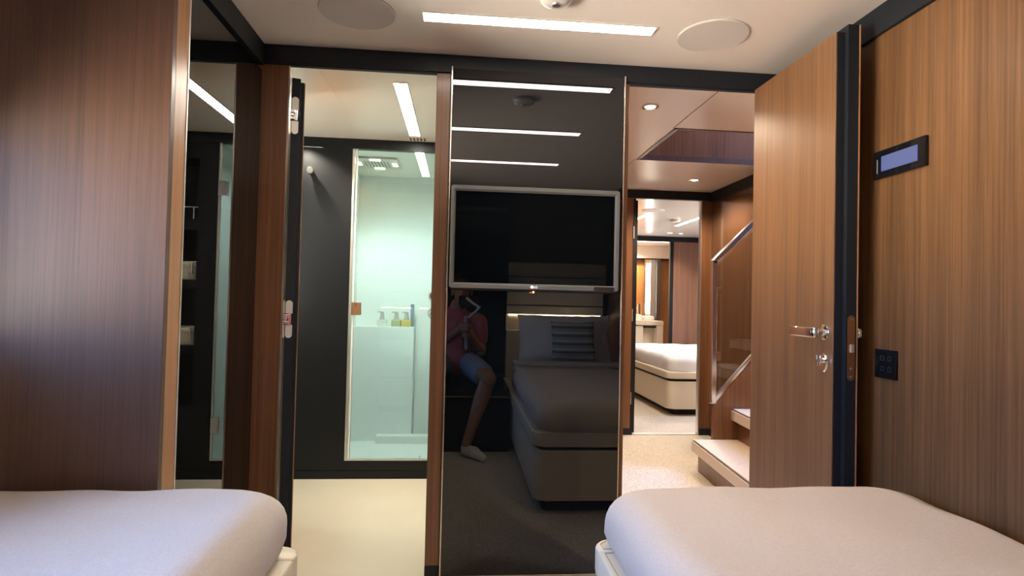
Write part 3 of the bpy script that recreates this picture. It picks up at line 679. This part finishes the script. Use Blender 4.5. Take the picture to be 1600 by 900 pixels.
# ================================================================== FAR CABIN
FY = 5.55
struct('floor_far_cabin', B(.9, HY, -.05, 4.2, 7.0, 0.0), CARPET)
struct('ceiling_far_cabin', B(.9, HY + .04, ZC, 4.2, FY, ZC + .04), CEILO)
struct('ceiling_far_bathroom', B(.9, FY, ZC - .02, 4.2, 7.0, ZC + .04), CEILB)
struct('wall_far_cabin_left', B(.85, HY + .04, 0, .9, 7.0, ZC), WOOD)
bm = NB(); box(bm, 4.2, HY + .04, 0, 4.25, 2.65, ZC); box(bm, 4.2, 3.65, 0, 4.25, 7.0, ZC); box(bm, 4.2, 2.65, 0, 4.25, 3.65, .85); box(bm, 4.2, 2.65, 1.45, 4.25, 3.65, ZC)
struct('wall_far_cabin_right', bm, WOOD)
bm = NB(); prism(bm, [(2.65, .85), (3.65, .85), (3.65, 1.45), (2.65, 1.45)], 'x', 4.22, 4.225); struct('window_2', bm, WING)
struct('wall_far_cabin_front', B(HX + .05, HY, 0, 4.2, HY + .04, ZC), WOOD)
FWOOD = wood('far_veneer', (0.17, 0.085, 0.06), (0.30, 0.16, 0.11), rough=.3, coat=.4, sc=.7)
struct('wall_far_cabin_back', B(2.915, FY, 0, 4.2, FY + .05, 1.945), FWOOD, label='wooden panel at the back of the far cabin')
struct('wall_far_cabin_back_left', B(.9, FY, 0, 1.9, FY + .05, 1.945), FWOOD)
struct('trim_19', B(.9, FY - .005, 1.945, 4.2, FY + .05, ZC), DARK, label='dark band over the far bathroom opening')
struct('trim_20', B(2.865, FY, 0, 2.914, FY + .05, 1.945), BLACK, label='black jamb of the far bathroom opening')
VYB = 6.75
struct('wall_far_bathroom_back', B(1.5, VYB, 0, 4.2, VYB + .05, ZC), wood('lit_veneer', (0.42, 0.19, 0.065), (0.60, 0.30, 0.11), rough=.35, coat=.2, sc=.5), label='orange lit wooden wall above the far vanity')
struct('trim_21', B(1.5, VYB - .10, 1.80, 4.2, VYB, ZC - .021), CEILB, label='cream bulkhead above the far mirror')
struct('trim_22', B(1.5, VYB - .102, 1.785, 4.2, VYB, 1.80), BLACK)
t = thing('mirror_cabinet', 'steel framed mirror cabinet with a vertical light in the far bathroom', 'mirror cabinet', (2.98, VYB - .1, .9))
obj('light_tube', B(2.905, VYB - .10, .93, 2.955, VYB - .07, 1.72, .004), LEDW, t, label='bright vertical light')
obj('side_panel', B(2.96, VYB - .09, .86, 3.035, VYB - .001, 1.785, .002), STEEL, t)
obj('frame', B(2.86, VYB - .085, .90, 2.885, VYB - .001, 1.785, .002), PALEM, t)
obj('edge', B(3.037, VYB - .16, .80, 3.10, VYB - .001, 1.785, .003), mat('dark_steel', (.20, .20, .19), .3, metal=.8), t)
t = thing('ceiling_light', 'linear ceiling light inside the far bathroom', 'ceiling light', (2.85, 6.0, ZC - .03))
obj('diffuser', B(2.45, 5.95, ZC - .026, 3.15, 6.02, ZC - .0205), LEDW, t)
t = thing('vanity', 'cream washbasin counter behind the bed of the far cabin', 'vanity', (2.6, 6.4, 0))
bm = NB(); box(bm, 1.9, 6.02, .775, 2.955, VYB - .11, .835, .004); obj('counter', bm, CREAM, t)
obj('side_leg', B(2.86, 6.03, 0, 2.955, VYB - .11, .774, .004), CREAM, t)
obj('back_panel', B(1.9, 6.20, .0, 2.858, 6.22, .774), CREAM, t)
obj('towel_bar', B(2.0, 6.06, .735, 2.855, 6.075, .76), BLACK, t)
t = thing('washbasin', 'white vessel basin on the far vanity counter', 'basin', (2.42, 6.3, .836))
bm = NB(); ringwall(bm, rrect(2.16, 6.10, 2.66, 6.46, .05), rrect(2.18, 6.12, 2.64, 6.44, .04), 'z', .836, .925); prism(bm, rrect(2.17, 6.11, 2.65, 6.45, .045), 'z', .836, .85); obj('bowl', bm, WHITE, t)
t = thing('basin_mixer', 'tall chrome basin mixer beside the white vessel basin', 'tap', (2.69, 6.40, .836))
bm = NB(); lathe(bm, [(.028, 0), (.028, .245), (.001, .25)], (2.70, 6.40, .836), 'z', 24); obj('column', bm, CHROME, t, True)
bm = NB(); tube(bm, [(2.70, 6.40, 1.03), (2.52, 6.36, 1.03), (2.50, 6.36, .99)], .012, 12); obj('spout', bm, CHROME, t, True)
o = obj('folded_towel', soft_slab(2.70, 6.14, 2.86, 6.33, .836, .905, .02, .02, 61, .003, nn=5), SHEET, None, True); tagp(o, 'small folded white towel on the far vanity counter', 'towel')
o = obj('hanging_towel', B(2.22, 6.045, .50, 2.66, 6.056, .765, .004), TOWEL, None); tagp(o, 'cream towel hanging below the far counter', 'towel')
fb = thing('bed', 'cream leather bed with white cover in the far cabin', 'bed', (3.0, 4.3, 0), 'beds of the far cabin')
fx0, fx1, fy0, fy1 = 2.0, 3.9, 3.20, 5.10
bm = NB(); prism(bm, rrect(fx0 + .10, fy0 + .12, fx1, fy1, .05), 'z', 0, .07); obj('toe_kick', bm, BLACK, fb)
bm = NB(); prism(bm, rrect(fx0 + .01, fy0 + .01, fx1, fy1, (.06, .0, 0, .06), 8), 'z', .07, .335, .008); obj('base', bm, CREAM, fb, True)
bm = NB(); prism(bm, rrect(fx0 + .03, fy0 + .03, fx1, fy1, .05), 'z', .335, .360); obj('shadow_gap', bm, BLACK, fb)
bm = NB(); prism(bm, rrect(fx0, fy0, fx1, fy1, (.07, 0, 0, .06), 8), 'z', .361, .425, .010); obj('rim', bm, CREAM, fb, True)
o = obj('bed_cover', soft_slab(fx0 + .045, fy0 + .045, fx1 - .01, fy1 - .01, .4255, .575, .10, .07, 71, .010, .005), SHEET, None, True); tagp(o, 'white cover on the bed of the far cabin', 'bed cover')
strip('ceiling_light', 1.895, 3.72, 1.945, 4.35, 'linear ceiling light at left in the far cabin, seen through the doorway', 'far cabin ceiling lights', LEDW)
strip('ceiling_light', 2.505, 3.60, 2.555, 4.45, 'linear ceiling light at right in the far cabin, seen through the doorway', 'far cabin ceiling lights', LEDW)
speaker(1.90, 3.43, .115, 'round flush ceiling speaker in the far cabin')
t = thing('smoke_detector', 'small white smoke detector on the far cabin ceiling', 'smoke detector', (2.34, 3.98, ZC - .03))
bm = NB(); lathe(bm, [(.001, -.028), (.045, -.026), (.055, -.012), (.055, 0), (.001, 0)], (2.34, 3.98, ZC), 'z', 30); obj('housing', bm, PLAST, t, True)
downlight(2.70, 5.12, 'left one of two downlights by the back wall of the far cabin'); downlight(2.86, 5.16, 'right one of two downlights by the back wall of the far cabin')
spot('far_spot', (2.70, 5.12, ZC - .03), 16, (1, .86, .68), 130); spot('far_spot', (2.0, 3.0, ZC - .03), 26, (1, .92, .82), 150); spot('far_spot', (3.0, 4.2, ZC - .03), 40, (1, .95, .88), 150)
spot('far_bath_spot', (2.5, 6.45, ZC - .05), 40, (1, .78, .5), 150)

# ================================================================== PHOTOGRAPHER, PHONE, GIMBAL
ph = thing('phone', 'dark phone held up sideways on a gimbal', 'phone', (.062, -2.268, 1.02))
bm = NB(); prism(bm, rrect(-.016, 1.027, .140, 1.104, .010, 5), 'y', -2.274, -2.266, .002); obj('case', bm, BLACK, ph)
bm = NB(); lathe(bm, [(.001, 0), (.009, 0), (.009, .002), (.001, .002)], (-.001, -2.266, 1.088), 'y', 20); obj('lens_ring', bm, DARKG, ph)
gm = thing('gimbal', 'grey handheld phone gimbal with angled arm', 'gimbal', (.05, -2.30, .69))
bm = NB(); limb(bm, [(Vector((.050, -2.256, 1.084)), .012), (Vector((.098, -2.258, 1.048)), .010), (Vector((.147, -2.270, 1.018)), .011)]); limb(bm, [(Vector((.147, -2.270, 1.018)), .011), (Vector((.120, -2.30, .985)), .009), (Vector((.075, -2.315, .945)), .010), (Vector((.045, -2.315, .930)), .013)])
obj('arm', bm, mat('light_grey', (.55, .56, .57), .4), gm, True)
bm = NB(); limb(bm, [(Vector((.045, -2.315, .935)), .018), (Vector((.048, -2.318, .86)), .017), (Vector((.055, -2.32, .70)), .016)]); obj('handle', bm, GREYP, gm, True)

pe = thing('person', 'person in pink polo shirt and blue-grey shorts sitting on the bench filming with a phone', 'person', (-.03, -2.40, 0))
V = Vector
CX = -.03
bm = NB()
# torso and head core
limb(bm, [(V((CX, -2.48, .585)), .130), (V((CX, -2.50, .66)), .135), (V((CX, -2.515, .80)), .145), (V((CX, -2.52, .90)), .120)])
limb(bm, [(V((CX - .155, -2.53, .905)), .060), (V((CX + .155, -2.53, .905)), .060)])
limb(bm, [(V((CX, -2.525, .93)), .062), (V((CX + .005, -2.505, 1.03)), .056)])
hc = V((.012, -2.495, 1.145))
ellip(bm, hc + V((0, -.012, .028)), (.078, .096, .098)); ellip(bm, hc + V((-.004, .030, -.045)), (.058, .066, .078)); ellip(bm, hc + V((-.008, .055, -.098)), (.032, .030, .025))
ellip(bm, hc + V((-.002, .095, -.018)), (.013, .020, .026)); ellip(bm, hc + V((-.005, .082, -.065)), (.026, .018, .012))
for s in (-1, 1): ellip(bm, hc + V((s * .078, -.005, -.012)), (.012, .020, .032))
# arms
def finger(base, pts, r):
    limb(bm, [(V(p), r * (1 - .12 * i)) for i, p in enumerate([base] + pts)], 10)
for s, el, wr in ((1, V((.170, -2.445, .660)), V((.105, -2.345, .775))), (-1, V((-.215, -2.44, .675)), V((-.055, -2.335, .800)))):
    limb(bm, [(V((CX + s * .185, -2.535, .895)), .056), (V((CX + s * .195, -2.49, .78)), .046), (el, .042), (el.lerp(wr, .4), .041), (wr, .027)])
# right palm round the handle
limb(bm, [(V((.105, -2.345, .775)), .028), (V((.090, -2.332, .800)), .030), (V((.085, -2.330, .825)), .028)])
for k, z in enumerate((.842, .823, .804, .786)):
    finger((.084, -2.318, z), [(.070, -2.296, z), (.044, -2.288, z), (.022, -2.298, z), (.018, -2.312, z)][: 4], .0098 - .0004 * k)
finger((.088, -2.335, .835), [(.070, -2.345, .862), (.052, -2.345, .880)], .0115)
# left hand over the handle, fingers pointing right
limb(bm, [(V((-.055, -2.335, .800)), .027), (V((-.020, -2.322, .830)), .030), (V((.004, -2.318, .850)), .027)])
for k, z in enumerate((.888, .870, .852, .836)):
    finger((.008, -2.312, z - .006), [(.024, -2.284, z), (.056, -2.276, z), (.076, -2.284, z - .002)], .0098 - .0004 * k)
finger((-.005, -2.325, .868), [(.010, -2.338, .892), (.034, -2.342, .905)], .0115)
# legs
for s, kn, an, toe in ((1, V((.205, -1.835, .525)), V((.063, -1.795, .090)), V((.170, -1.655, .026))), (-1, V((-.245, -1.84, .525)), V((-.215, -1.80, .090)), V((-.235, -1.64, .026)))):
    hip = V((CX + s * .10, -2.46, .565))
    limb(bm, [(hip, .088), (hip.lerp(kn, .5), .076), (kn, .057), (kn.lerp(an, .3) + V((0, -.018, 0)), .056), (kn.lerp(an, .65), .042), (an, .034), (an + V((0, -.012, -.045)), .033)])
    limb(bm, [(an + V((0, -.012, -.050)), .034), (an.lerp(toe, .5) + V((0, 0, -.012)), .036), (toe, .024)])
body = obj('body', bm, SKIN, pe); remesh(body, .0048, 4)
bm = NB()
limb(bm, [(V((CX, -2.475, .585)), .140), (V((CX, -2.50, .66)), .146), (V((CX, -2.515, .80)), .156), (V((CX, -2.52, .895)), .128)], 20)
limb(bm, [(V((CX - .155, -2.53, .905)), .070), (V((CX + .155, -2.53, .905)), .070)])
limb(bm, [(V((CX, -2.525, .955)), .074), (V((CX, -2.52, .985)), .070)])
for s in (-1, 1): limb(bm, [(V((CX + s * .185, -2.535, .895)), .067), (V((CX + s * .194, -2.505, .82)), .064), (V((CX + s * .196, -2.485, .765)), .062)])
shirt = obj('polo_shirt', bm, SHIRT, pe); remesh(shirt, .006, 4)
for z, y in ((.885, -2.386), (.845, -2.362)):
    bm = NB(); ellip(bm, (CX - .012, y, z), (.006, .004, .006), u=12, v=8); obj('button', bm, SHEET, pe)
bm = NB()
for s, kn in ((1, V((.205, -1.835, .525))), (-1, V((-.245, -1.84, .525)))):
    hip = V((CX + s * .10, -2.46, .565)); limb(bm, [(hip, .100), (hip.lerp(kn, .35), .094), (hip.lerp(kn, .72), .086)], 18)
limb(bm, [(V((CX - .05, -2.48, .57)), .118), (V((CX + .05, -2.48, .57)), .118)])
sh_ = obj('shorts', bm, SHORTS, pe); remesh(sh_, .006, 3)
bm = NB()
for s, an, toe in ((1, V((.063, -1.795, .090)), V((.170, -1.655, .026))), (-1, V((-.215, -1.80, .090)), V((-.235, -1.64, .026)))):
    bm = NB(); limb(bm, [(an + V((0, -.014, -.052)), .0375), (an.lerp(toe, .5) + V((0, 0, -.012)), .040), (toe + V((0, .004, .002)), .027)])
    limb(bm, [(an + V((0, -.008, -.030)), .0385), (an + V((0, -.010, -.050)), .038)])
    sk = obj('sock', bm, SOCK, pe); remesh(sk, .005, 3)
bm = NB(); ellip(bm, hc + V((0, -.024, .040)), (.085, .098, .100), u=28, v=18)
for v in list(bm.verts):
    q = v.co - hc
    if q.z < .045 + max(0, q.y) * .35 and q.y > -.03 or q.z < -.06: v.co = hc + q * .80
    else: v.co += V((noise.noise(v.co * 60), noise.noise(v.co * 60 + V((3, 0, 0))), noise.noise(v.co * 60 + V((0, 5, 0))))) * .005
obj('hair', bm, HAIR, pe, True)
for s in (-1, 1):
    bm = NB(); ellip(bm, hc + V((s * .028, .080, .008)), (.012, .008, .008), u=12, v=8); obj('eye', bm, SHEET, pe, True)

# ================================================================== LIGHT, WORLD, CAMERA
spot('bath_wall_spot', (-.99, 1.205, ZC - .02), 40, (1, .88, .68), 70, .012, aim=(-.66, 1.262, 1.45), blend=.9)
spot('bath_fill_spot', (-.72, .60, ZC - .02), 22, (1, .90, .72), 150)  # fill lamp without a fixture, added so the floor bounces light upward
spot('shower_spot', (-.45, 1.48, ZC - .03), 21, (.93, 1.0, .98), 160, .10)
spot('shower_spot', (-.58, 1.86, ZC - .03), 9, (1, .97, .88), 120, .12)
w = bpy.data.worlds.new('sky'); SC.world = w; w.use_nodes = True
wnt = w.node_tree; bg = wnt.nodes['Background']; bg.inputs['Strength'].default_value = 1.0
wtc = wnt.nodes.new('ShaderNodeTexCoord'); wsp = wnt.nodes.new('ShaderNodeSeparateXYZ'); wnt.links.new(wtc.outputs['Generated'], wsp.inputs[0])
wmr = wnt.nodes.new('ShaderNodeMapRange'); wmr.inputs['From Min'].default_value = -.08; wmr.inputs['From Max'].default_value = .08; wnt.links.new(wsp.outputs['Z'], wmr.inputs['Value'])
wmx = wnt.nodes.new('ShaderNodeMix'); wmx.data_type = 'RGBA'; wnt.links.new(wmr.outputs['Result'], wmx.inputs['Factor'])
wmx.inputs['A'].default_value = (40, 34, 27.5, 1)      # unseen sunlit dock and water below the horizon, brightened to lift the ceiling
wmx.inputs['B'].default_value = (3.8, 7.6, 16.0, 1)  # blue sky
wnt.links.new(wmx.outputs['Result'], bg.inputs['Color'])
def portal(loc, sx, sy, d):
    l = bpy.data.lights.new('portal', 'AREA'); l.shape = 'RECTANGLE'; l.size = sx; l.size_y = sy; l.cycles.is_portal = True
    o = bpy.data.objects.new('portal', l); COL.objects.link(o); o.location = loc; o.rotation_euler = Vector(d).to_track_quat('-Z', 'Z').to_euler()
portal((HULL - .02, (W[0] + W[1]) / 2, (W[2] + W[3]) / 2), W[1] - W[0], W[3] - W[2], (1, 0, 0))
portal((4.23, 3.15, 1.15), 1.0, .6, (-1, 0, 0))
portal((2.88, 1.1, 3.09), 1.06, .7, (0, 0, -1))

cam = bpy.data.cameras.new('camera'); co = bpy.data.objects.new('camera', cam); COL.objects.link(co)
f, yaw, pitch, roll = 909.66, .0876, .0206, .023
F = V((sin(yaw) * cos(pitch), cos(yaw) * cos(pitch), sin(pitch))); R = V((cos(yaw), -sin(yaw), 0)); U = R.cross(F)
R2 = R * cos(roll) + U * sin(roll); U2 = -R * sin(roll) + U * cos(roll)
M = Matrix((R2, U2, -F)).transposed().to_4x4(); M.translation = V((0, -2.2479, 1.063)); co.matrix_world = M
cam.sensor_fit = 'HORIZONTAL'; cam.sensor_width = 36; cam.lens = f * 36 / 1600; cam.shift_y = 3.37 / 1600; cam.clip_start = .004
SC.camera = co
SC.view_settings.view_transform = 'Standard'; SC.view_settings.look = 'None'; SC.view_settings.gamma = 1; SC.view_settings.use_curve_mapping = False
SC.view_settings.exposure = 1.0
SC.cycles.max_bounces = 10; SC.cycles.glossy_bounces = 6; SC.cycles.transparent_max_bounces = 12; SC.cycles.sample_clamp_indirect = 6.0
SC.cycles.caustics_reflective = False; SC.cycles.caustics_refractive = False
